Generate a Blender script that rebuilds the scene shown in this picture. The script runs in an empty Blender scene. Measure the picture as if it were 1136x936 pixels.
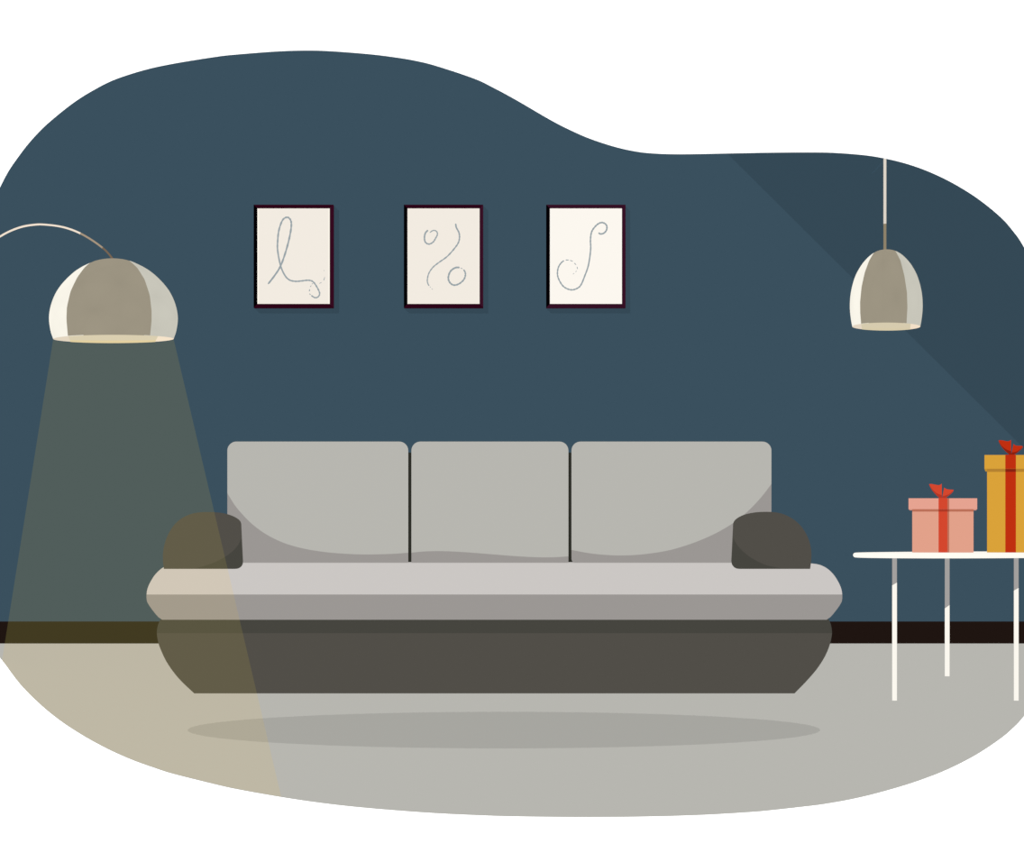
import bpy, math
from mathutils import Vector

# ------------------------------------------------------------------ camera set-up numbers (image 1136 x 936)
W, HH = 1136, 936
F = 1400.0            # focal length in pixels
CX, HY = 568.0, 602.0 # vertical centre line and horizon line
H = 0.635             # eye height
D = H * F / 111.5     # distance from the eye to the back wall (wall is y = 0)
sc = bpy.context.scene
col = sc.collection

def pt(px, py, d):
    """point at distance d in front of the eye, seen at (px, py)"""
    return Vector(((px - CX) * d / F, d - D, H + (HY - py) * d / F))
def fl(px, py):
    """point of the floor"""
    d = H * F / (py - HY)
    return Vector(((px - CX) * d / F, d - D, 0.0))

class Face:
    """a vertical plane through one point, turned by a yaw angle; extrudes away from the viewer"""
    def __init__(s, px, d, yaw=None):
        s.th = math.atan((px - CX) / F) if yaw is None else yaw
        s.o = Vector(((px - CX) * d / F, d - D, 0))
        s.v = Vector((math.sin(s.th), math.cos(s.th), 0))
        s.r = Vector((math.cos(s.th), -math.sin(s.th), 0))
        s.n = -s.v
        s.eye = Vector((0, -D, H))
    def __call__(s, px, py, depth=0.0):
        ray = Vector(((px - CX) / F, 1.0, (HY - py) / F))
        t = (s.o - s.eye).dot(s.v) / ray.dot(s.v)
        return s.eye + ray * t + s.v * depth

def interp(tab, y):
    if y <= tab[0][0]: return tab[0][1]
    for (a, u), (b, w) in zip(tab, tab[1:]):
        if y <= b: return u + (w - u) * (y - a) / (b - a)
    return tab[-1][1]

def smooth(pts, n=6, closed=False):
    """Catmull-Rom through the points"""
    P = [Vector((p[0], p[1])) if len(p) == 2 else Vector(p) for p in pts]
    out = []
    m = len(P)
    rng = range(m) if closed else range(m - 1)
    for i in rng:
        if closed:
            p0, p1, p2, p3 = P[i - 1], P[i], P[(i + 1) % m], P[(i + 2) % m]
        else:
            p1, p2 = P[i], P[i + 1]
            p0 = P[i - 1] if i else p1 * 2 - p2
            p3 = P[i + 2] if i + 2 < m else p2 * 2 - p1
        for k in range(n):
            t = k / n
            out.append(0.5 * ((2 * p1) + (p2 - p0) * t + (2 * p0 - 5 * p1 + 4 * p2 - p3) * t * t + (3 * p1 - p0 - 3 * p2 + p3) * t ** 3))
    if not closed: out.append(P[-1])
    return [tuple(p) for p in out]

# ------------------------------------------------------------------ lights
PI = math.pi
AMB, KEY, BACK = 1.15, 0.235, 0.31
gr = (1 + 5 ** .5) / 2
dome = []
for a in (-1, 1):
    for b in (-1, 1):
        dome += [(Vector(v).normalized(), 5 / 168) for v in ((0, a, b * gr), (a, b * gr, 0), (b * gr, 0, a))]
        dome += [(Vector(v).normalized(), 27 / 840) for v in ((0, a * gr, b / gr), (a * gr, b / gr, 0), (b / gr, 0, a * gr))]
        dome += [(Vector((a, b, c)).normalized(), 27 / 840) for c in (-1, 1)]
key_dir = Vector((1.06, 1.0, -1.053)).normalized()     # direction the key light travels
back_dir = Vector((0, -1.46, -0.2)).normalized()
key_e = KEY / key_dir.y
back_e = BACK / -back_dir.z
def exposure(n, key=True, back=True):
    n = Vector(n).normalized()
    e = sum(4 * AMB * w * max(0, n.dot(l)) for l, w in dome)
    if key: e += key_e * max(0, -n.dot(key_dir))
    if back: e += back_e * max(0, -n.dot(back_dir))
    return e

def sun(name, travel, energy, shadow):
    li = bpy.data.lights.new(name, 'SUN')
    li.energy = energy; li.angle = 0.0; li.use_shadow = shadow
    o = bpy.data.objects.new(name, li); col.objects.link(o)
    o.rotation_euler = Vector(travel).to_track_quat('-Z', 'Y').to_euler()
    o.location = Vector((0, -3, 3)) - Vector(travel) * 2
    return o
for l, w in dome: sun('soft_light', -l, 4 * AMB * w * PI, False)
key_light = sun('key_light', key_dir, key_e * PI, True)
back_light = sun('back_light', back_dir, back_e * PI, True)  # added rear sun that throws the plate's oval shadow on the floor

# ------------------------------------------------------------------ materials
def lin(c):
    return [(v / 255 / 12.92 if v / 255 <= 0.04045 else ((v / 255 + 0.055) / 1.055) ** 2.4) for v in c]
_mats = {}
FRONT, UP = (0, -1, 0), (0, 0, 1)
def mat(name, rgb, n=FRONT, key=True, back=True):
    k = (name, tuple(rgb), tuple(round(x, 3) for x in n), key, back)
    if k in _mats: return _mats[k]
    e = exposure(n, key, back)
    m = bpy.data.materials.new(name); m.use_nodes = True
    nt = m.node_tree; nt.nodes.clear()
    out = nt.nodes.new('ShaderNodeOutputMaterial')
    d = nt.nodes.new('ShaderNodeBsdfDiffuse')
    d.inputs['Color'].default_value = [x / e for x in lin(rgb)] + [1]
    nt.links.new(d.outputs[0], out.inputs[0])
    _mats[k] = m
    return m

# ------------------------------------------------------------------ objects
class MB:
    def __init__(s): s.v, s.f, s.m = [], [], []
    def add(s, pts): 
        i = len(s.v); s.v += [Vector(p) for p in pts]; return list(range(i, i + len(pts)))
    def face(s, idx, m=0): s.f.append(idx); s.m.append(m)
    def poly(s, pts, m=0): s.face(s.add(pts), m)
    def strip(s, A, B, m=0, closed=True):
        """quads between two point loops"""
        ia, ib = s.add(A), s.add(B); n = len(A)
        for i in range(n if closed else n - 1):
            j = (i + 1) % n
            s.face([ia[i], ia[j], ib[j], ib[i]], m)
    def solid(s, A, B, m=0, ms=None):
        s.poly(A, m); s.poly(list(reversed(B)), m if ms is None else ms); s.strip(A, B, m if ms is None else ms)
    def tube(s, pts, rad, m=0, seg=10, mfun=None):
        P = [Vector(p) for p in pts]; rings = []
        up = Vector((0, 0, 1))
        for i, p in enumerate(P):
            t = (P[min(i + 1, len(P) - 1)] - P[max(i - 1, 0)]).normalized()
            a = t.cross(up if abs(t.dot(up)) < .95 else Vector((1, 0, 0))).normalized(); b = t.cross(a)
            r = rad[i] if isinstance(rad, (list, tuple)) else rad
            rings.append(s.add([p + (a * math.cos(2 * PI * k / seg) + b * math.sin(2 * PI * k / seg)) * r for k in range(seg)]))
        for i in range(len(rings) - 1):
            mm = mfun(i) if mfun else m
            for k in range(seg):
                j = (k + 1) % seg
                s.face([rings[i][k], rings[i][j], rings[i + 1][j], rings[i + 1][k]], mm)
        s.face(rings[0][::-1], mfun(0) if mfun else m); s.face(rings[-1], mfun(len(P) - 2) if mfun else m)
    def build(s, name, mats, parent=None, shade=False):
        off = Vector((0, 0, 0)); p = parent
        while p is not None: off += p.location; p = p.parent
        me = bpy.data.meshes.new(name)
        me.from_pydata([tuple(v - off) for v in s.v], [], s.f)
        for m in (mats if isinstance(mats, (list, tuple)) else [mats]): me.materials.append(m)
        me.polygons.foreach_set('material_index', s.m)
        if shade: me.polygons.foreach_set('use_smooth', [True] * len(s.f))
        me.update()
        o = bpy.data.objects.new(name, me); col.objects.link(o)
        if parent is not None: o.parent = parent
        return o

def thing(name, loc, label, cat, group=None):
    o = bpy.data.objects.new(name, None); col.objects.link(o); o.location = loc
    o.empty_display_size = .1
    o['label'] = label; o['category'] = cat
    if group: o['group'] = group
    return o
def structure(o, label, cat):
    o['kind'] = 'structure'; o['label'] = label; o['category'] = cat
    return o

# ================================================================== the room
TOP = [(0, 207.7), (21.4, 172.5), (42.7, 146.9), (64, 127.6), (85.5, 111.2), (106.9, 98.2), (128.2, 87.9), (160.3, 77.6), (192.3, 70.6),
       (240, 62.9), (262.7, 60.4), (305.5, 57.1), (339.7, 56.0), (369.6, 56.9), (412.3, 60.3), (440, 63.8), (460, 67.2), (482.7, 72.7), (525.5, 86.9),
       (546.9, 97), (572.5, 110.8), (611, 133.2), (632.3, 144.1), (653.7, 153.5), (680, 162.2), (702.7, 167.5), (724, 170.1), (756, 171.05),
       (809.6, 170.1), (852, 169.3), (900, 169), (928, 169.6), (960, 172.2), (981.5, 175.7), (1003, 180.8), (1024, 187.8), (1045.6, 197.2),
       (1067, 208.8), (1088.3, 222.9), (1109.7, 240.5), (1122.5, 254.6), (1136, 274.2), (1158, 320), (1178, 400), (1190, 500)]
BOT = [(0, 729.6), (21.4, 757.7), (42.7, 779.5), (64, 797.2), (85.5, 811.8), (106.9, 824.2), (128.2, 834.9), (149.6, 844), (171, 851.6),
       (192.3, 858.4), (240, 870.3), (262.7, 875.3), (305.5, 883), (348.2, 889.5), (391, 894.6), (440, 898.9), (482.7, 901.9), (525.5, 904),
       (568, 905.4), (632.3, 906.2), (680, 906.1), (702.7, 905.9), (745.5, 905), (788.2, 903.4), (831, 900.8), (852.3, 899), (900, 893.7),
       (917.4, 891.3), (938.7, 887.6), (960, 883), (981.5, 877.4), (1002.9, 871.2), (1024.2, 864.1), (1045.6, 855.8), (1067, 845.8),
       (1088.3, 833.9), (1109.7, 819.4), (1122.5, 808.7), (1136, 794.4), (1160, 762), (1182, 722)]
WALL = (58, 80, 94)
wall_out = smooth([(-40, 300)] + TOP, 5)[5:] + [(1192, 600), (1190, 714.2), (-165, 714.2), (-165, 460), (-110, 400), (-50, 310)]
mb = MB()
mb.solid([pt(x, y, D) for x, y in wall_out], [pt(x, y, D) + Vector((0, .05, 0)) for x, y in wall_out])
wall = structure(mb.build('wall_back', mat('wall_paint_blue', WALL)), 'flat slate blue back wall with a wavy rounded outline', 'wall')

floor_px = smooth([(-16, 715.5)] + BOT, 5)[5:]
floor_pts = [fl(x, y) for x, y in floor_px] + [fl(1188, 713.5), fl(-165, 713.5), fl(-165, 723.5), fl(-22, 723.5), fl(-6, 725.4)]
mb = MB(); mb.poly(floor_pts)
floor = structure(mb.build('floor', mat('floor_grey', (183, 182, 176), UP)), 'light grey floor ending in a curved front edge', 'floor')

mb = MB()
a, b = pt(-165, 689.3, D).x, pt(1190, 689.3, D).x
z1 = pt(0, 689.3, D - .012).z
sec = [(0, .0), (-.012, .0), (-.012, z1 - .002), (-.009, z1), (0, z1)]
mb.solid([Vector((a, y, z)) for y, z in sec], [Vector((b, y, z)) for y, z in sec])
structure(mb.build('baseboard_back', mat('baseboard_black_brown', (31, 21, 17))), 'black brown baseboard along the foot of the blue wall', 'baseboard')

# white studio backdrop: ground and rear sweep in one sheet
mb = MB()
prof = [(-14, -.004), (3, -.004)] + [(3 + 3 * math.sin(t * PI / 20), -.004 + 3 * (1 - math.cos(t * PI / 20))) for t in range(1, 11)] + [(6, 26)]
mb.strip([Vector((-40, y, z)) for y, z in prof], [Vector((40, y, z)) for y, z in prof], closed=False)
m_white = bpy.data.materials.new('backdrop_white'); m_white.use_nodes = True
nt = m_white.node_tree; nt.nodes.clear()
o_ = nt.nodes.new('ShaderNodeOutputMaterial'); d_ = nt.nodes.new('ShaderNodeBsdfDiffuse'); d_.inputs[0].default_value = (.98, .98, .98, 1)
nt.links.new(d_.outputs[0], o_.inputs[0])
structure(mb.build('backdrop', m_white, shade=True), 'plain white backdrop around the room', 'backdrop')

# unseen slab added above the frame; its edge casts the diagonal shade on the wall
cz = 4.1
e0 = pt(808.5, 172, D)
cx0 = e0.x - (cz - e0.z) * 1.06 / 1.053
mb = MB()
ring = [(cx0, -3.4), (6, -3.4), (6, 0), (cx0, 0)]
mb.solid([Vector((x, y, cz)) for x, y in ring], [Vector((x, y, cz + .06)) for x, y in ring])
shade_slab = structure(mb.build('shade_slab', m_white), 'unseen white slab added above the right part of the room to shade the wall', 'shade_slab')

# ================================================================== picture frames
INK = (152, 163, 168)
def cr(seq, ox): return [(ox + x * .14963, 215 + y * .14963) for x, y in seq]
def picture(xs, bars, paper, edge, strokes, label):
    x0, x1, xi0, xi1 = xs; y0, y1, yi0, yi1 = 227, 341.1, 231, 337
    T = .03; d = D - T
    c = pt((x0 + x1) / 2, y1, D); c.y = 0
    root = thing('picture_frame', c, label, 'picture', 'picture frames on the blue wall')
    fr = lambda x, y, k=0: pt(x, y, d) + Vector((0, k, 0))
    mb = MB()
    o = [(x0, y0), (x1, y0), (x1, y1), (x0, y1)]; i = [(xi0, yi0), (xi1, yi0), (xi1, yi1), (xi0, yi1)]
    for k in range(4):
        j = (k + 1) % 4
        A = [fr(*o[k]), fr(*o[j]), fr(*i[j]), fr(*i[k])]
        B = [p + Vector((0, T - .001, 0)) for p in A]
        mb.solid(A, B, [1, 2, 1, 0][k])
    fo = mb.build('frame', [mat('frame_black', bars[0]), mat('frame_burgundy', bars[1]), mat('frame_burgundy_side', bars[2])], root)
    mb = MB()
    pd = .002
    xs_ = [xi0, xi0 + 1.8, xi1 - 1.8, xi1]
    for k in range(3):
        A = [fr(xs_[k], yi0, pd), fr(xs_[k + 1], yi0, pd), fr(xs_[k + 1], yi1, pd), fr(xs_[k], yi1, pd)]
        mb.solid(A, [p + Vector((0, .02, 0)) for p in A], 0 if k == 1 else 1)
    pr = mb.build('print', [mat('paper', paper), mat('paper_edge', edge)], root)
    mb = MB()
    for st, w0, w1 in strokes:
        pts = smooth(st, 6); n = len(pts)
        L, R = [], []
        for q, p in enumerate(pts):
            a_, b_ = pts[max(q - 1, 0)], pts[min(q + 1, n - 1)]
            tx, ty = b_[0] - a_[0], b_[1] - a_[1]; ln = math.hypot(tx, ty) or 1
            s = q / (n - 1)
            w = (w0 + (w1 - w0) * s) * (1 + .16 * math.sin(q * 1.9) + .1 * math.sin(q * 4.3)) / 2
            if q == 0 or q == n - 1: w *= .35
            nx, ny = -ty / ln * w, tx / ln * w
            L.append(fr(p[0] + nx, p[1] + ny, pd - .0008)); R.append(fr(p[0] - nx, p[1] - ny, pd - .0008))
        mb.strip(L, R, closed=False)
    dr = mb.build('line_drawing', mat('ink_grey_blue', INK), pr)
    return root, fo

s1 = [(cr([(182, 669), (235, 600), (275, 535), (310, 440), (340, 330), (355, 240), (350, 195), (325, 173), (290, 195), (263, 270), (254, 350), (254, 420), (275, 530), (305, 600), (340, 637), (385, 648), (430, 645), (480, 640), (515, 650), (545, 690), (565, 735), (555, 762), (530, 769), (502, 752)], 270), 2.0, 1.5),
      (cr([(497, 748), (490, 738)], 270), 1.2, .8), (cr([(489, 722), (491, 706)], 270), 1.3, .8), (cr([(496, 690), (503, 678)], 270), .9, .6), (cr([(507, 670), (516, 661)], 270), .8, .5),
      (cr([(562, 664), (581, 655)], 270), .7, .5), (cr([(595, 641), (604, 614)], 270), .9, .5), (cr([(597, 572), (598, 564)], 270), .5, .4)]
s2 = [(cr([(260, 268), (240, 290), (233, 325), (240, 358), (266, 372), (296, 358), (315, 330), (329, 300), (322, 277), (298, 271), (272, 287)], 436), 1.9, 1.2),
      (cr([(464, 220), (470, 250), (488, 285), (493, 320), (485, 360), (455, 405), (400, 465), (340, 508), (295, 545), (265, 590), (254, 640), (260, 668), (268, 682)], 436), 1.8, 1.2),
      (cr([(273, 688), (279, 694)], 436), .8, .6), (cr([(286, 702), (295, 709)], 436), .7, .5),
      (cr([(494, 545), (460, 548), (425, 575), (410, 620), (420, 655), (450, 676), (490, 666), (525, 635), (537, 600), (532, 574), (522, 562)], 436), 2.0, 1.6),
      (cr([(516, 556), (500, 548)], 436), .9, .6)]
s3 = [(cr([(467, 289), (485, 297), (510, 289), (528, 265), (528, 235), (510, 217), (485, 213), (455, 230), (425, 265), (412, 300), (408, 350), (410, 400), (403, 470), (390, 540), (365, 610), (340, 670), (315, 697), (275, 711), (235, 703), (200, 678), (172, 630), (163, 590), (170, 545), (190, 512), (212, 494)], 594), 1.8, 1.5),
      (cr([(224, 490), (248, 490)], 594), 1.2, .9), (cr([(256, 492), (278, 500)], 594), .9, .8), (cr([(288, 512), (302, 526)], 594), 1.0, .8), (cr([(309, 540), (312, 558)], 594), .9, .7), (cr([(304, 570), (298, 580)], 594), .8, .5), (cr([(288, 588), (277, 595)], 594), .8, .4)]
PF = [picture((281.4, 369.8, 285.4, 365.8), [(3, 0, 3), (46, 4, 23), (53, 10, 31)], (242, 235, 225), (252, 246, 234), s1,
              'burgundy framed cream picture of a tall looped pen line, nearest the arc lamp'),
      picture((448, 536, 452, 532), [(4, 0, 4), (45, 4, 24), (56, 17, 37)], (242, 235, 225), (243, 236, 226), s2,
              'burgundy framed cream picture of two small circles and a wavy stroke'),
      picture((606, 694, 610, 690), [(3, 0, 3), (53, 16, 36), (54, 15, 36)], (252, 247, 239), (252, 248, 241), s3,
              'burgundy framed whiter picture of one long curled S-shaped line')]

# ================================================================== sofa
BASE, BASE_SHADE = (81, 78, 72), (70, 69, 63)
SEAT, SEAT_SHADE = (203, 199, 196), (155, 151, 148)
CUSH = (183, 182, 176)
sd = H * F / (769 - HY)
sofa = thing('sofa', pt(548, 769, sd + .4) * 1.0, 'long three-cushion grey sofa with charcoal armrests and base, in the middle of the floor', 'sofa')
sofa.location.z = 0
def loft(rows, back, mats_rows, name, mats, parent):
    """rows: (py, left px, right px, front distance); each row is a ring that runs back to distance `back`"""
    mb = MB(); rings = []
    for py, l, r, d in rows:
        A, B = pt(l, py, d), pt(r, py, d); dep = back - d
        cut = .05
        rings.append([A, B, B + Vector((-.02, dep - cut, 0)), B + Vector((-.02 - cut, dep, 0)), A + Vector((.02 + cut, dep, 0)), A + Vector((.02, dep - cut, 0))])
    for k in range(len(rings) - 1): mb.strip(rings[k], rings[k + 1], mats_rows[k])
    mb.poly(rings[0][::-1], mats_rows[0]); mb.poly(rings[-1], mats_rows[-1])
    return mb.build(name, mats, parent)
bL = [(687, 178), (692, 175.6), (697, 174.4), (703, 174), (713.5, 175.8), (723, 179.4), (733, 184.2), (742, 190), (752, 197.9), (761, 206.8), (769, 215.7)]
bR = [(687, 919.5), (692, 921.6), (697, 922.6), (703, 923), (713.5, 921), (722, 918), (730, 914.1), (741, 907), (751, 898.7), (760, 890.3), (769, 881.3)]
sm = lambda tab: [(t[0], t[1]) for t in smooth(tab, 3)]
bL, bR = sm(bL), sm(bR)
ys = [687, 690, 693, 696, 699, 702.2] + [705, 709, 713.5, 718, 723, 728, 733, 738, 743, 748, 752, 757, 761, 765, 769.2]
rows = [(y, interp(bL, y), interp(bR, y), sd) for y in ys]
loft(rows[5:], sd + .88, [0] * 30, 'base', mat('sofa_charcoal', BASE), sofa)
loft([(y, l, r, d - .004) for y, l, r, d in rows[:6]], sd + .88, [0] * 9, 'base_shade_band', mat('sofa_charcoal_shade', BASE_SHADE), sofa)['label'] = 'seat shadow painted as a darker band along the top of the base'  # dark colour imitates the shade below the overhanging seat
sR = [(624.4, 896), (625, 901.5), (626.3, 909.3), (630.2, 917.3), (636.3, 924), (643.1, 928.8), (650.8, 932.6), (657.5, 934.2), (665.6, 934.2), (671, 931.7), (677.7, 926.9), (684.4, 921.2), (687.3, 917)]
sL = [(y, 1096.9 - x) for y, x in sR]
sL, sR = [[(t[0], t[1]) for t in smooth(tab, 8)] for tab in (sL, sR)]
d0, d1 = sd + .23, sd - .10
z0, z1 = H - 22.8 * d0 / F, H - 57.3 * d1 / F
mm = (d1 - d0) / (z1 - z0)
rows = []; fl_m = []
for y in [624.8, 625.5, 626.3, 627.2, 628.2, 629.3, 630.5, 632, 633.5, 635, 637, 639, 641, 643.5, 646, 648.5, 651, 653.5, 656, 659.3]:
    k = (y - HY) / F
    d = (d0 + mm * (H - z0)) / (1 + mm * k)
    rows.append((y, interp(sL, y), interp(sR, y), d)); fl_m.append(0)
z2 = 0
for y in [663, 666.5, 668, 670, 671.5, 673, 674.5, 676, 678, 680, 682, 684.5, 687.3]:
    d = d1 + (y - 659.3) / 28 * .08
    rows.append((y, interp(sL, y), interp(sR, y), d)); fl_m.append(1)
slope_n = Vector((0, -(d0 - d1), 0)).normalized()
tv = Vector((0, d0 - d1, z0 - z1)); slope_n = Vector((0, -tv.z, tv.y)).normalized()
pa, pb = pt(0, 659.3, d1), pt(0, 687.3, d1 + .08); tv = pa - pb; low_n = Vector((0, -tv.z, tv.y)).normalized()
# ordering of fl_m: a strip between row k and k+1 takes the tone of the lower row
loft(rows, sd + .86, fl_m[1:] + [1], 'seat', [mat('sofa_seat_lit', SEAT, slope_n), mat('sofa_seat_shade', SEAT_SHADE, low_n)], sofa)  # lit upper and shaded lower front, painted as two greys

def rounded(x0, y0, x1, y1, rt, rb):
    out = []
    for cx_, cy_, r, a0 in ((x0 + rt, y0 + rt, rt, 180), (x1 - rt, y0 + rt, rt, 270), (x1 - rb[1], y1 - rb[1], rb[1], 0), (x0 + rb[0], y1 - rb[0], rb[0], 90)):
        for k in range(9):
            a_ = math.radians(a0 + k * 11.25)
            out.append((cx_ + r * math.cos(a_), cy_ + r * math.sin(a_)))
    return out
def two_tone(name, outline, curve, place, depth, inset, mats, parent):
    """front face split along `curve` (left to right) into an upper and a lower tone, extruded back"""
    xs_ = [c[0] for c in curve]
    cy_ = lambda x: interp([(c[0], c[1]) for c in curve], x)
    up = [p for p in outline if p[1] < cy_(p[0]) - .2]
    lo = [p for p in outline if p[1] > cy_(p[0]) + .2]
    # outline runs clockwise on screen from the left-hand top; make both loops contiguous
    def contiguous(keep):
        fl_ = [p in keep for p in outline]; n = len(outline)
        st = next(i for i in range(n) if fl_[i] and not fl_[i - 1])
        out = []; i = st
        while fl_[i % n] and len(out) < n: out.append(outline[i % n]); i += 1
        return out
    up, lo = contiguous(set(up)), contiguous(set(lo))
    mb = MB()
    A = up + list(reversed(curve)); B = lo + list(curve)
    mb.poly([place(x, y) for x, y in A], 0); mb.poly([place(x, y) for x, y in B], 1)
    full = up + [curve[-1]] + lo + [curve[0]]
    mx = sum(p[0] for p in full) / len(full); my = sum(p[1] for p in full) / len(full)
    ins = [(mx + (x - mx) * (1 - inset), my + (y - my) * (1 - inset)) for x, y in full]
    fr = [place(x, y) for x, y in full]
    mid = [place(x, y, depth * .75) for x, y in [(mx + (x - mx) * (1 - inset * .85), my + (y - my) * (1 - inset * .85)) for x, y in full]]
    bk = [place(x, y, depth) for x, y in ins]
    nu = len(up) + 1
    mb.strip(fr, mid, 0); mb.strip(mid, bk, 0); mb.poly(bk[::-1], 0)
    return mb.build(name, mats, parent)

cd = sd + .43
pl = lambda x, y, k=0: pt(x, y, cd) + Vector((0, k, 0))
cm = [mat('sofa_cushion_grey', CUSH), mat('sofa_cushion_shade', SEAT_SHADE)]  # second grey is painted shade along the cushion's lower curve
c1 = smooth([(252.2, 546.9), (260.6, 560.4), (270.1, 571.7), (279.6, 581.1), (290.7, 589.6), (301.8, 596.2), (314.4, 601.9), (327.1, 606), (339.8, 609), (355, 611.5), (370, 613.2), (388, 614.4), (406.5, 614.9), (433.9, 614.3), (452.9, 613)], 4)
c2 = smooth([(456.4, 612.9), (470.6, 611.6), (490.4, 611.2), (514.6, 612.3), (543.2, 614.5), (574, 616.9), (596, 618), (613.7, 618), (630.6, 617)], 4)
c3 = smooth([(634, 609.9), (654.2, 613.6), (672, 615.4), (688.4, 616), (706, 615.4), (722.6, 613.6), (736, 611.5), (750, 608.3), (769.2, 602.1), (786.5, 595), (800, 588.2), (813.5, 579.9), (826, 570.2), (836.5, 560.2), (846.2, 549.3), (855.8, 536.7)], 4)
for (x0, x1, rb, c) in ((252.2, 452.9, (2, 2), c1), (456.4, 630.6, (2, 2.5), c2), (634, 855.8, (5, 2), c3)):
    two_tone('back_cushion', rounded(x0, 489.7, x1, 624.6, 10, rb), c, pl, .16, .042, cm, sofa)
# dark backing board seen in the two gaps
bd = cd + .165
mb = MB()
g = [(300, 501.9), (820, 501.9), (820, 630), (300, 630)]
mb.solid([pt(x, y, bd) for x, y in g], [pt(x, y, bd) + Vector((0, .06, 0)) for x, y in g])
mb.build('back_frame', mat('sofa_gap_dark', (44, 44, 38)), sofa)
# charcoal armrests, turned slightly outwards
aL = [(181.8, 630.9), (180.9, 623.7), (180.7, 615.8), (181.7, 607.1), (184.2, 598.2), (188.5, 589), (194.8, 580.4), (203.3, 573.8), (213, 569.7), (224.1, 568), (236.8, 568), (246.3, 568.9), (254.2, 570.8), (261, 573.6), (265.2, 576.5), (267.1, 579), (267.7, 581.5)]
aLc = [(269.6, 622.1), (269.2, 625.6), (267.3, 628.6), (264.2, 630.4), (260.6, 630.9)]
vL = smooth([(215.4, 630.3), (224.1, 628.3), (233.6, 625.3), (243.1, 621.2), (252.6, 615.6), (259.8, 609.7), (264.5, 603.8), (267.5, 597.6)], 4)
aR = [(898.8, 630.9), (899.9, 622.5), (900.2, 614.2), (899, 604.6), (895.8, 595), (890.8, 586.3), (884.6, 579.4), (876.5, 573.6), (867.3, 569.6), (856.7, 567.8), (844.2, 567.7), (834.6, 568.7), (826, 570.7), (819.2, 573.8), (815, 577.2), (813.3, 580.6)]
aRc = [(811.3, 621.9), (812, 625.8), (814.2, 628.8), (817, 630.4), (820.2, 630.9)]
vR = smooth([(813.6, 596.9), (817.3, 603.7), (824, 611.3), (832.7, 618.1), (842.3, 623.5), (851.9, 627.3), (867.3, 630.3)], 4)
def armrest(outl, corner, curve):
    px = sum(p[0] for p in outl) / len(outl)
    fr = Face(px, sd + .165, 0.0); vv = Face(px, sd + .165).v
    core = smooth(outl[1:], 5) + smooth(corner, 5) + [outl[0]]
    mb = MB()
    front = [fr(x, y) for x, y in core]; back = [fr(x, y) + vv * .5 for x, y in core]
    mb.strip(front, back, 0); mb.poly(back[::-1], 0); mb.poly(front, 0)
    # painted shade: darker lower inside zone, a thin layer on the front
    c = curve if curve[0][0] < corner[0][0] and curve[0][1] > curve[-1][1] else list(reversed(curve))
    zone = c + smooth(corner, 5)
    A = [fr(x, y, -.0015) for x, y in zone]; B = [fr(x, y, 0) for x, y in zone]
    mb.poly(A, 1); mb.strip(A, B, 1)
    return mb.build('armrest', [mat('sofa_charcoal_arm', BASE), mat('sofa_charcoal_arm_shade', BASE_SHADE)], sofa)
armrest(aL, aLc, vL)
armrest(aR, aRc, vR)
# unseen oval plate added inside the sofa to cast the oval floor shadow
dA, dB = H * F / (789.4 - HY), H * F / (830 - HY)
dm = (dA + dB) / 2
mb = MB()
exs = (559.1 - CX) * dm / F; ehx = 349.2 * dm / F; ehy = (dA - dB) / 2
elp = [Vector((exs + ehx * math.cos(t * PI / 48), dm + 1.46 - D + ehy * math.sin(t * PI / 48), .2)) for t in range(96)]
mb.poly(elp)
plate = mb.build('shadow_plate', mat('shadow_plate_grey', (60, 58, 54)), sofa)

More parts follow.
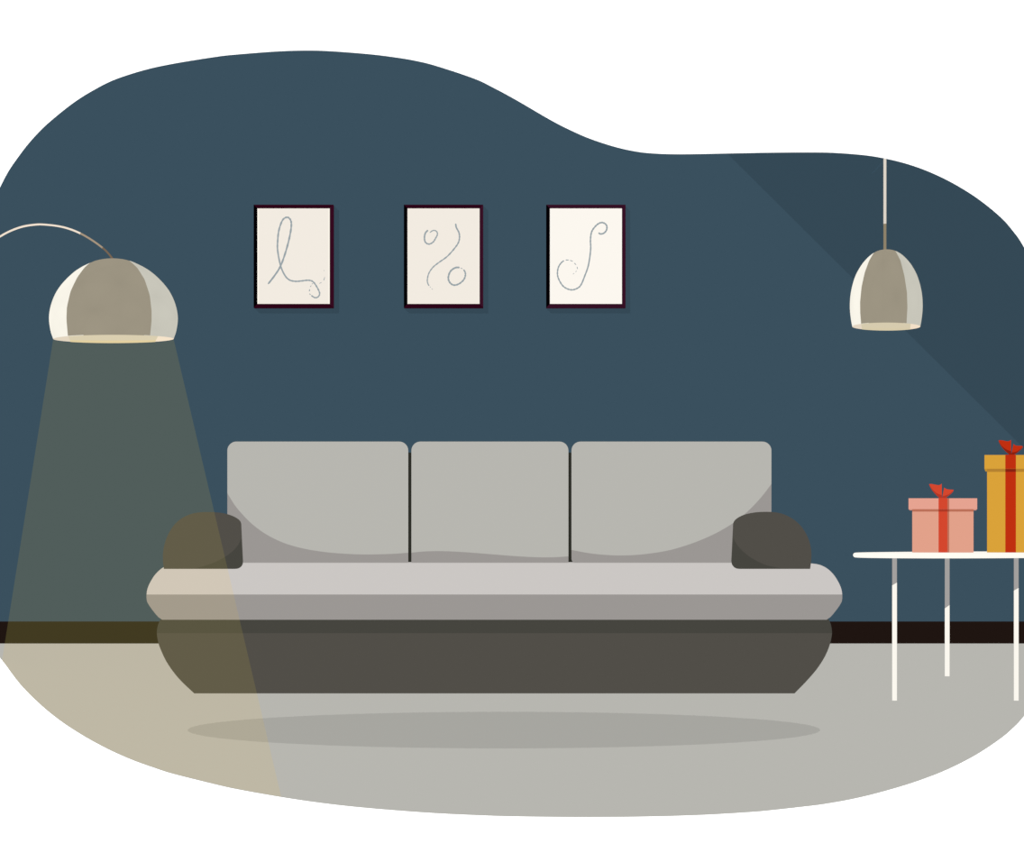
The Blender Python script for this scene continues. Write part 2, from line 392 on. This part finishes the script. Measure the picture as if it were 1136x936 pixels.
# ================================================================== lamps
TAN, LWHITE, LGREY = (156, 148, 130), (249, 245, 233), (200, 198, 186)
nokey = []
def shade(root, c_px, c_py, d, prof, bl, br, ell, secs, tilt_h, diff_cols):
    """three-panel shade: prof = (py, half width), bl / br = panel edges, ell = rim (py, half width, half height)"""
    fr = Face(c_px, d)
    th_v = math.atan((HY - ell[0]) / F * math.cos(fr.th))
    rim_lean = th_v - math.asin(min(.9, ell[2] / ell[1]))        # lean of the axis, so that the opening shows as in the photo
    y_bot = ell[0]
    prof2 = smooth(prof, 4)
    mb = MB(); N = 7
    zrim = fr(c_px, y_bot)
    e1, e2 = fr(c_px + ell[1], y_bot), fr(c_px - ell[1], y_bot)
    r_ = (e1 - e2).normalized()                                  # rim axis across
    f_ = (-fr.v * math.cos(rim_lean) + Vector((0, 0, -1)) * math.sin(rim_lean))
    f_ = (f_ - r_ * f_.dot(r_)).normalized()                     # rim axis toward the viewer
    u_ = f_.cross(r_) * (1 if f_.cross(r_).z > 0 else -1)
    def place(lx, lw, z): return zrim + r_ * lx + f_ * lw + u_ * z
    rows = []
    for (y, hw) in prof2:
        # the leaned axis: place each profile row in the plane through the axis so that it shows where it was seen
        def hit(px):
            ray = (fr(px, y) - fr.eye)
            nn_ = u_.cross(r_)
            t = (zrim - fr.eye).dot(nn_) / ray.dot(nn_)
            q = fr.eye + ray * t - zrim
            return q.dot(r_), q.dot(u_)
        l, r = hit(c_px - hw)[0], hit(c_px + hw)[0]
        z = hit(c_px)[1]
        bl_x = max(hit(interp(bl, y))[0], l) if y > bl[0][0] else l
        br_x = min(hit(interp(br, y))[0], r) if y > br[0][0] else r
        R = (r - l) / 2; cxx = (r + l) / 2
        ang = lambda x: math.asin(max(-1, min(1, (x - cxx) / R))) if R > 1e-6 else 0
        al, ar = ang(bl_x), ang(br_x)
        A = [-PI / 2 + (al + PI / 2) * k / N for k in range(N)] + [al + (ar - al) * k / (2 * N) for k in range(2 * N)] + [ar + (PI / 2 - ar) * k / N for k in range(N)]
        A += [PI / 2 + PI * k / (3 * N) for k in range(3 * N)]
        rows.append([place(cxx + R * math.sin(t), R * math.cos(t), z) for t in A])
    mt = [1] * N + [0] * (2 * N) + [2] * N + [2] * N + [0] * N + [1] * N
    idx = [mb.add(r) for r in rows]; n = len(mt)
    for i in range(len(idx) - 1):
        for k in range(n):
            j = (k + 1) % n
            mb.face([idx[i][k], idx[i][j], idx[i + 1][j], idx[i + 1][k]], mt[k])
    mb.face(idx[0][::-1], 0)
    nn = fr.n
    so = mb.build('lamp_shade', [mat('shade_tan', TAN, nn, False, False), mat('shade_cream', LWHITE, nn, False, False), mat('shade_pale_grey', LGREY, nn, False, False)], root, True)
    # the opening: a cream disc with the lamp's glow painted on, in three sections with a warm front rim
    Rm, Rl = (e1 - zrim).length, (e2 - zrim).length
    def ex(t, k=1.0, dz=-.0012):
        s_ = math.sin(t); return place((Rm if s_ > 0 else Rl) * s_ * k, (Rm + Rl) / 2 * math.cos(t) * k, dz)
    mb = MB()
    x1, x2 = [(fr(x, y_bot) - zrim).dot(r_) for x in secs]
    t1, t2 = math.asin(x1 / Rl), math.asin(x2 / Rm)
    arc = lambda a_, b_, n_=16: [a_ + (b_ - a_) * k / n_ for k in range(n_ + 1)]
    mb.poly([ex(t) for t in arc(t1, -PI - t1)], 0)
    mb.poly([ex(t) for t in arc(PI - t2, t2)], 2)
    mb.poly([ex(t) for t in arc(t1, t2)] + [ex(t) for t in arc(PI - t2, PI - t1)], 1)
    front = arc(t1, t2, 24)
    cres = [ex(PI - t, 1, -.0020) for t in front] + [place((Rm if math.sin(t) > 0 else Rl) * math.sin(t), -(Rm + Rl) / 2 * math.cos(t) * .3, -.0020) for t in reversed(front)]
    mb.poly(cres, 3)
    dn = (0, 0, -1)
    mb.build('diffuser', [mat('diffuser', c, dn, False, False) for c in diff_cols], so)
    return so, fr, ex

# --- arc floor lamp
ld = 4.3
BPX, BPY = -100, 719.5
bdist = H * F / (BPY - HY)
base_p = fl(BPX, BPY)
lamp = thing('arc_floor_lamp', base_p, 'arc floor lamp with thin curved arm and wide three-tone dome shade', 'floor lamp')
prof = [(287, .01), (287.4, 7), (288.2, 13), (289.6, 18.6), (291.3, 23.5), (297.5, 36), (305.2, 46.6), (316.6, 57.6), (327.2, 64.6), (340, 69.6), (353, 71.5), (366.8, 69.8), (375.6, 66.9)]
bl = [(290.6, 102.2), (300.5, 94), (312.3, 86.5), (328.3, 79.5), (345.4, 75.7), (358.2, 75.2), (375.7, 76.6)]
br = [(289.4, 142.5), (300.5, 151.7), (314.4, 159.2), (332.6, 164.5), (349.7, 166.3), (360.4, 166.3), (375.7, 164.9)]
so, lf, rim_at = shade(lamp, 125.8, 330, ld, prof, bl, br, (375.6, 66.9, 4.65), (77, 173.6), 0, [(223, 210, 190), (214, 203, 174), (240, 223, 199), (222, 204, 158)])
nokey.append(so); nokey += list(so.children)
top_p = lf(125.8, 287)
lx, ldist = top_p.x, top_p.y + D
bx, bdd = base_p.x, bdist
def on_plane(px, py):
    q = (px - CX) / F
    s = (q * ldist - lx) / ((bx - lx) - q * (bdd - ldist))
    d = ldist + (bdd - ldist) * s
    return Vector((q * d, d - D, H + (HY - py) * d / F))
vis = [(126, 288.5), (120.5, 281.4), (114.3, 275.3), (102.6, 266.7), (89.8, 259.2), (77, 253.9), (64, 250.7), (48, 249), (38.5, 249.2), (25.6, 251.2), (12.8, 255.6), (0, 262.3)]
P = [on_plane(x, y) for x, y in vis]
for s, z in ((.52, 2.03), (.66, 1.93), (.8, 1.68), (.91, 1.25), (.97, .75), (.995, .3), (1.0, .03)):
    P.append(Vector((lx + (bx - lx) * s, ldist + (bdd - ldist) * s - D, z)))
Ps = smooth(P, 5)
mb = MB()
rad = [1.05 * min(p[1] + D, 5.6) / F for p in Ps]
mb.tube([Vector(p) for p in Ps], rad, seg=10, mfun=lambda i: 2 if i < 10 else (1 if i < 20 else 0))
arm = mb.build('arm', [mat('lamp_arm_cream', (239, 224, 206), FRONT, False, False), mat('lamp_arm_tan', (163, 146, 124), FRONT, False, False), mat('lamp_arm_brown', (117, 99, 80), FRONT, False, False)], lamp, True)
mb = MB()
prb = [(.0, .13), (.018, .13), (.026, .122), (.03, .03), (.05, .012), (.06, .0)]
rings = [[base_p + Vector((max(r, .001) * math.cos(t * PI / 16), max(r, .001) * math.sin(t * PI / 16), z)) for t in range(32)] for z, r in prb]
for k in range(len(rings) - 1): mb.strip(rings[k], rings[k + 1])
mb.poly(rings[0][::-1])
mb.build('base', mat('lamp_arm_cream', (239, 224, 206), FRONT, False, False), lamp)

# --- light beam under the arc lamp: a clear, faintly glowing haze sheet from the shade rim to the floor edge
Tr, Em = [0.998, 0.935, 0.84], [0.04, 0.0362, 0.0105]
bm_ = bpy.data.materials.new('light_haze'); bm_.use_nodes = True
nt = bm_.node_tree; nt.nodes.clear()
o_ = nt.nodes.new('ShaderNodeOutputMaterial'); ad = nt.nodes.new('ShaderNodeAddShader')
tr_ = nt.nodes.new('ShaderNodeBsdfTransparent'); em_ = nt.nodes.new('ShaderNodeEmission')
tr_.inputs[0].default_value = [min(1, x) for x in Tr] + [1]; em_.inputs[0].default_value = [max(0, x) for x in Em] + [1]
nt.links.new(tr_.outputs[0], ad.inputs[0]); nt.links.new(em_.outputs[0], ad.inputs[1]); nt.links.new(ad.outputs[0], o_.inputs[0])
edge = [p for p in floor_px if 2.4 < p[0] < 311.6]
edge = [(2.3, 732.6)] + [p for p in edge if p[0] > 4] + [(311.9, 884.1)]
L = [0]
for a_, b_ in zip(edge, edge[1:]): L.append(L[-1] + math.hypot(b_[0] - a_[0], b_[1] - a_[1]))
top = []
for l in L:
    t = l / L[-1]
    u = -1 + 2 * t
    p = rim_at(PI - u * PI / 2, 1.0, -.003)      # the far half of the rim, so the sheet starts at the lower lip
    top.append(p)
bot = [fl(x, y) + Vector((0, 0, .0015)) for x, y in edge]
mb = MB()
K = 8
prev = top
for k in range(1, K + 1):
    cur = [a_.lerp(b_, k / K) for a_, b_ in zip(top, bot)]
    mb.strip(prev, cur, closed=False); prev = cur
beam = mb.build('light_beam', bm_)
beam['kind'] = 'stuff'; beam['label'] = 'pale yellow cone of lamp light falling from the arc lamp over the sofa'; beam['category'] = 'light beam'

# --- pendant lamp
pd_ = D - .27
pc = pt(981.7, 176, pd_)
pend = thing('pendant_lamp', pt(983.2, 362, pd_), 'small three-tone dome pendant lamp hanging on a straight cord above the gift boxes', 'pendant lamp')
prof = [(277, .01), (277.3, 4.5), (278.2, 8.6), (280, 12.9), (283.3, 17.8), (287.5, 22.3), (293, 26.9), (300, 31.3), (306.8, 34.6), (314, 37), (322, 38.9), (330, 40), (338.5, 40.4), (345, 40.2), (350.3, 39.7), (356, 38.9), (362, 37.8)]
bl = [(279.6, 970.5), (291.5, 964.6), (305.6, 959.9), (322, 956.4), (338.5, 954.8), (350, 954.9), (362, 955.8)]
br = [(279, 992.8), (292.7, 998.7), (310.3, 1002.9), (329.1, 1005.7), (345.6, 1006.2), (362, 1005.3)]
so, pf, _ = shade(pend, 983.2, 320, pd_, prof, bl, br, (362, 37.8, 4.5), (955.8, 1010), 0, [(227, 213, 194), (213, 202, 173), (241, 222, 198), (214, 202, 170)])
nokey.append(so); nokey += list(so.children)
mb = MB()
tl = [pt(981.7, y, pd_) for y in (278.2, 248.4, 247.4, 176.2)]
mb.tube(tl, 1.6 * pd_ / F, seg=12, mfun=lambda i: 1 if i == 0 else 0)
cord = mb.build('cord', [mat('cord_pale', (217, 209, 197), FRONT, False, False), mat('cord_tan', (139, 127, 104), FRONT, False, False)], pend, True)
mb = MB()
tp = pt(981.7, 177.6, pd_)
mb.tube([tp + Vector((0, .002, 0)), Vector((tp.x, .002, tp.z))], .004, seg=8)
brk = mb.build('bracket', mat('bracket_wall_blue', (53, 74, 88), FRONT, False, False), pend)
nokey += [cord, brk]

# ================================================================== table and gifts
TW, LEG_SHADE = (252, 248, 239), (163, 160, 158)
q = [(992.4, 777), (1127.4, 777), (1050.8, 750)]
legs = [fl(*p) for p in q]; legs.append(legs[2] + legs[1] - legs[0])
ctr = (legs[0] + legs[3]) / 2
mj = (legs[3] - legs[0]).normalized(); mn = Vector((-mj.y, mj.x, 0))
nb = math.atan((946.3 - CX) / F); nrm = Vector((-math.cos(nb), math.sin(nb), 0))
sup = nrm.dot(ctr - Vector((0, -D, 0))) * -1
A_ = (legs[3] - legs[0]).length / 2 + .08
B_ = math.sqrt(max(.01, sup ** 2 - (A_ * nrm.dot(mj)) ** 2)) / abs(nrm.dot(mn))
ext = math.hypot(A_ * mj.y, B_ * mn.y)
dbk, dfr = ctr.y + D + ext, ctr.y + D - ext
zt = H - (611.5 - HY) * dbk / F
zb = H - (619.3 - HY) * dfr / F
table = thing('side_table', ctr, 'low white oval side table with thin white legs, shade painted at their tops, under the gift boxes', 'table')
th = zt - zb
mb = MB(); rings = []
for k in range(9):
    a_ = -PI / 2 + PI * k / 8
    ins = th / 2 * (1 - math.cos(a_)); z = (zt + zb) / 2 + th / 2 * math.sin(a_)
    rings.append([ctr * 1.0 + mj * ((A_ - ins) * math.cos(t * PI / 48)) + mn * ((B_ - ins) * math.sin(t * PI / 48)) + Vector((0, 0, z)) for t in range(96)])
for k in range(8): mb.strip(rings[k], rings[k + 1])
mb.poly(rings[0][::-1]); mb.poly(rings[-1])
mb.build('tabletop', mat('table_white', TW, FRONT, False, False), table)
gy = [(649.2, 646), (655, 652), (674.7, 671), (680, 676)]
for (lp, (ga, gb)) in zip(legs, gy):
    d = lp.y + D
    px = CX + lp.x * F / d
    fr = Face(px, d)
    w = 2.65
    ybt = HY + H * F / d
    ytp = HY + (H - zb - .001) * F / d
    mb = MB()
    dp = 2 * w * d / F
    q4 = lambda yl, yr: [fr(px - w, yl), fr(px + w, yr), fr(px + w, yr, dp), fr(px - w, yl, dp)]
    r0, r1, r2 = q4(ytp, ytp), q4(ga, gb), q4(ybt, ybt)
    mb.strip(r0, r1, 0); mb.strip(r1, r2, 1); mb.poly(r0[::-1], 0); mb.poly(r2, 1)
    mb.build('leg', [mat('leg_shade', LEG_SHADE, fr.n), mat('leg_white', TW, fr.n)], table)  # upper grey is the tabletop's shadow painted on the leg

def gift(cx_, d, body, lid, rib, rim, c, bows, label):  # rim is the lower end of the painted lid shadow
    fr = Face(cx_, d)
    n = fr.n
    dep_b, dep_l = .2, .228
    bt = HY + (H - zt) * F / ((fr(cx_, 612).y + D))
    root = thing('gift_box', fr(cx_, bt, dep_b / 2), label, 'gift box', 'gift boxes on the white table')
    root.location.z = zt
    k0 = (dep_l - dep_b) / 2
    def box(mb, x0, x1, y0, y1, f0, f1, m=0):
        A = [fr(x0, y0, f0), fr(x1, y0, f0), fr(x1, y1, f0), fr(x0, y1, f0)]
        B = [fr(x0, y0, f0) + fr.v * (f1 - f0), fr(x1, y0, f0) + fr.v * (f1 - f0), fr(x1, y1, f0) + fr.v * (f1 - f0), fr(x0, y1, f0) + fr.v * (f1 - f0)]
        mb.solid(A, B, m)
    mb = MB(); box(mb, body[0], body[1], lid[2] + 2, bt, 0, dep_b)
    mb.build('box_body', mat('gift_body', c['body'], n), root)
    mb = MB(); box(mb, lid[0], lid[1], lid[2], lid[3], -k0, dep_b + k0)
    lo = mb.build('lid', mat('gift_lid', c['lid'], n), root)
    mb = MB(); box(mb, body[0], body[1], lid[3] - 1, rim, -.0025, dep_b + .0025)  # dark band imitating the lid's shadow on the body
    ro = mb.build('lid_shade', mat('gift_lid_shade', c['rim'], n), root); ro['label'] = 'lid shadow painted as a narrow darker band under the lid'
    # ribbon: down the front of the lid and body, over the top and down the back
    mb = MB()
    x0, x1 = rib[0], rib[1]
    box(mb, x0, x1, lid[2] - .3, lid[3], -k0 - .002, -k0, 0)
    box(mb, x0, x1, lid[3], rim, -.0045, -.0025, 1)  # ribbon just below the lid, lid shadow put in its colour
    box(mb, x0, x1, rim, bt, -.002, 0, 0)
    box(mb, x0, x1, lid[2] - .3, lid[3], dep_b + k0, dep_b + k0 + .002, 0)
    box(mb, x0, x1, lid[2] - .3, lid[2], -k0, dep_b + k0, 0)
    box(mb, x0, x1, lid[3], bt, dep_b, dep_b + .002, 0)
    if len(rib) > 2:  # the ribbon's cast shadow, painted as a darker strip beside it
        box(mb, x1, rib[2], lid[2], lid[3], -k0 - .001, -k0, 2)
        box(mb, x1, rib[2], lid[3], rim, -.0035, -.0025, 3)
        box(mb, x1, rib[2], rim, bt, -.001, 0, 2)
    mb.build('ribbon', [mat('ribbon', c['rib'], n), mat('ribbon_shade', c['rib_shade'], n), mat('ribbon_cast', c['edge'], n), mat('ribbon_cast_dark', c['rib_cast_dark'], n)], root)
    bow = None
    for (outl, dark) in bows:
        mb = MB()
        # loop body (bright) and folded underside (dark), each a thin solid
        A = [fr(x, y, .004) for x, y in outl]; B = [fr(x, y, .02) for x, y in outl]
        mb.solid(A, B, 0)
        A = [fr(x, y, .002) for x, y in dark]; B = [fr(x, y, .004) for x, y in dark]
        mb.solid(A, B, 1)
        mats = [mat('bow', c['rib'], n), mat('bow_dark', c['bowd'], n)]
        if bow is None:
            m2 = MB()
            kn = c['knot']
            A = [fr(x, y, .003) for x, y in kn]; B = [fr(x, y, .022) for x, y in kn]
            m2.solid(A, B, 0)
            bow = m2.build('bow', mat('bow_dark', c['bowd'], n), root)
        mb.build('bow_loop', mats, bow)
    return root
pk = lambda seq: [(1000 + x * .09615, 525 + y * .09615) for x, y in seq]
pl_out = pk(smooth([(320, 123), (345, 121), (385, 128), (425, 135), (448, 130), (465, 117)], 3) + [(467, 245), (468, 284), (438, 284)] + smooth([(438, 282), (400, 246), (350, 187), (322, 135)], 3))
pl_dark = pk(smooth([(320, 126), (355, 180), (400, 222), (435, 240), (467, 250)], 4) + [(468, 284), (438, 284)] + smooth([(436, 281), (400, 246), (350, 187), (321, 132)], 3))
pr_out = pk([(493, 163)] + smooth([(500, 169), (525, 181), (560, 186), (598, 187)], 3) + smooth([(603, 195), (585, 222), (550, 252), (510, 282)], 3) + [(470, 285), (474, 262)])
pr_dark = pk(smooth([(475, 262), (510, 254), (550, 238), (580, 214), (602, 194)], 4) + smooth([(585, 222), (550, 252), (510, 282)], 3) + [(470, 285)])
pink_bow = [(pl_out, pl_dark), (pr_out, pr_dark)]
gift(1046, 5.42, (1012, 1080), (1008, 1084, 552.7, 564.7), (1041.2, 1051, 1053), 567.4,
     dict(body=(226, 161, 138), lid=(230, 163, 145), rib=(212, 71, 46), rim=(188, 112, 89), rib_shade=(174, 56, 37), edge=(189, 112, 90), rib_cast_dark=(163, 78, 59), bowd=(181, 55, 37),  # rim and edge tones are painted shadow of lid and ribbon
          knot=pk([(436, 276), (512, 276), (520, 291), (434, 291)])), pink_bow,
     'short pink gift box with an orange red ribbon and bow on the white table')
yk = lambda seq: [(1080 + x * .05344, 480 + y * .05344) for x, y in seq]
yl_out = yk(smooth([(520, 158), (545, 150), (600, 155), (690, 172), (740, 168), (778, 145)], 3) + [(783, 370), (787, 460)] + smooth([(780, 460), (700, 412), (600, 310), (545, 225), (522, 170)], 3))
yl_dark = yk(smooth([(524, 172), (575, 255), (640, 315), (710, 357), (783, 380)], 4) + [(787, 460)] + smooth([(780, 460), (700, 412), (600, 310), (545, 225), (524, 176)], 3))
yr_out = yk([(830, 228)] + smooth([(845, 240), (875, 260), (920, 267), (1008, 270)], 3) + smooth([(1027, 288), (1000, 325), (960, 362), (880, 425), (800, 460)], 3) + [(786, 458), (795, 402)])
yr_dark = yk(smooth([(795, 402), (840, 402), (900, 385), (960, 347), (1022, 296)], 4) + smooth([(1000, 325), (960, 362), (880, 425), (800, 460)], 3) + [(786, 458)])
gift(1121.1, 5.42, (1095, 1147.2), (1092.2, 1150, 504.8, 520), (1115.3, 1127), 523.3,
     dict(body=(218, 162, 57), lid=(218, 162, 57), rib=(192, 47, 16), rim=(181, 130, 49), rib_shade=(136, 33, 17), edge=(181, 130, 49), rib_cast_dark=(181, 130, 49), bowd=(139, 33, 15),  # rim and edge tones are painted shadow of lid and ribbon
          knot=yk([(735, 425), (850, 425), (862, 468), (725, 468)])), [(yl_out, yl_dark), (yr_out, yr_dark)],
     'tall mustard yellow gift box with a dark red ribbon and bow')

# ================================================================== which things the two shadow lights shade
kb = bpy.data.collections.new('key_shadow_casters')
for o in [shade_slab] + [f for _, f in PF] : kb.objects.link(o)
for r, _ in PF:
    for ch in r.children:
        if ch.name not in kb.objects: kb.objects.link(ch)
key_light.light_linking.blocker_collection = kb
tabletop = next(o for o in table.children if o.name.startswith('tabletop'))
nokey += [arm, tabletop]
rc = bpy.data.collections.new('key_lit')
for o in col.objects:
    if o.type == 'MESH' and o not in nokey: rc.objects.link(o)
key_light.light_linking.receiver_collection = rc
bb = bpy.data.collections.new('back_shadow_casters'); bb.objects.link(plate)
back_light.light_linking.blocker_collection = bb
rb_ = bpy.data.collections.new('back_lit')
for o in (floor, bpy.data.objects['backdrop']): rb_.objects.link(o)
back_light.light_linking.receiver_collection = rb_

# ================================================================== world, camera, colour
wd = bpy.data.worlds.new('world'); sc.world = wd; wd.use_nodes = True
wd.node_tree.nodes['Background'].inputs[0].default_value = (1, 1, 1, 1)
wd.node_tree.nodes['Background'].inputs[1].default_value = 0.0
cam = bpy.data.cameras.new('camera'); co = bpy.data.objects.new('camera', cam); col.objects.link(co)
co.location = (0, -D, H); co.rotation_euler = (PI / 2, 0, 0)
cam.sensor_fit = 'HORIZONTAL'; cam.sensor_width = 36; cam.lens = F / W * 36
cam.shift_y = (HY - HH / 2) / W
cam.clip_start = .05; cam.clip_end = 200
sc.camera = co
sc.view_settings.view_transform = 'Standard'; sc.view_settings.look = 'None'
sc.view_settings.exposure = 0; sc.view_settings.gamma = 1
sc.cycles.max_bounces = 6; sc.cycles.diffuse_bounces = 0; sc.cycles.transparent_max_bounces = 8
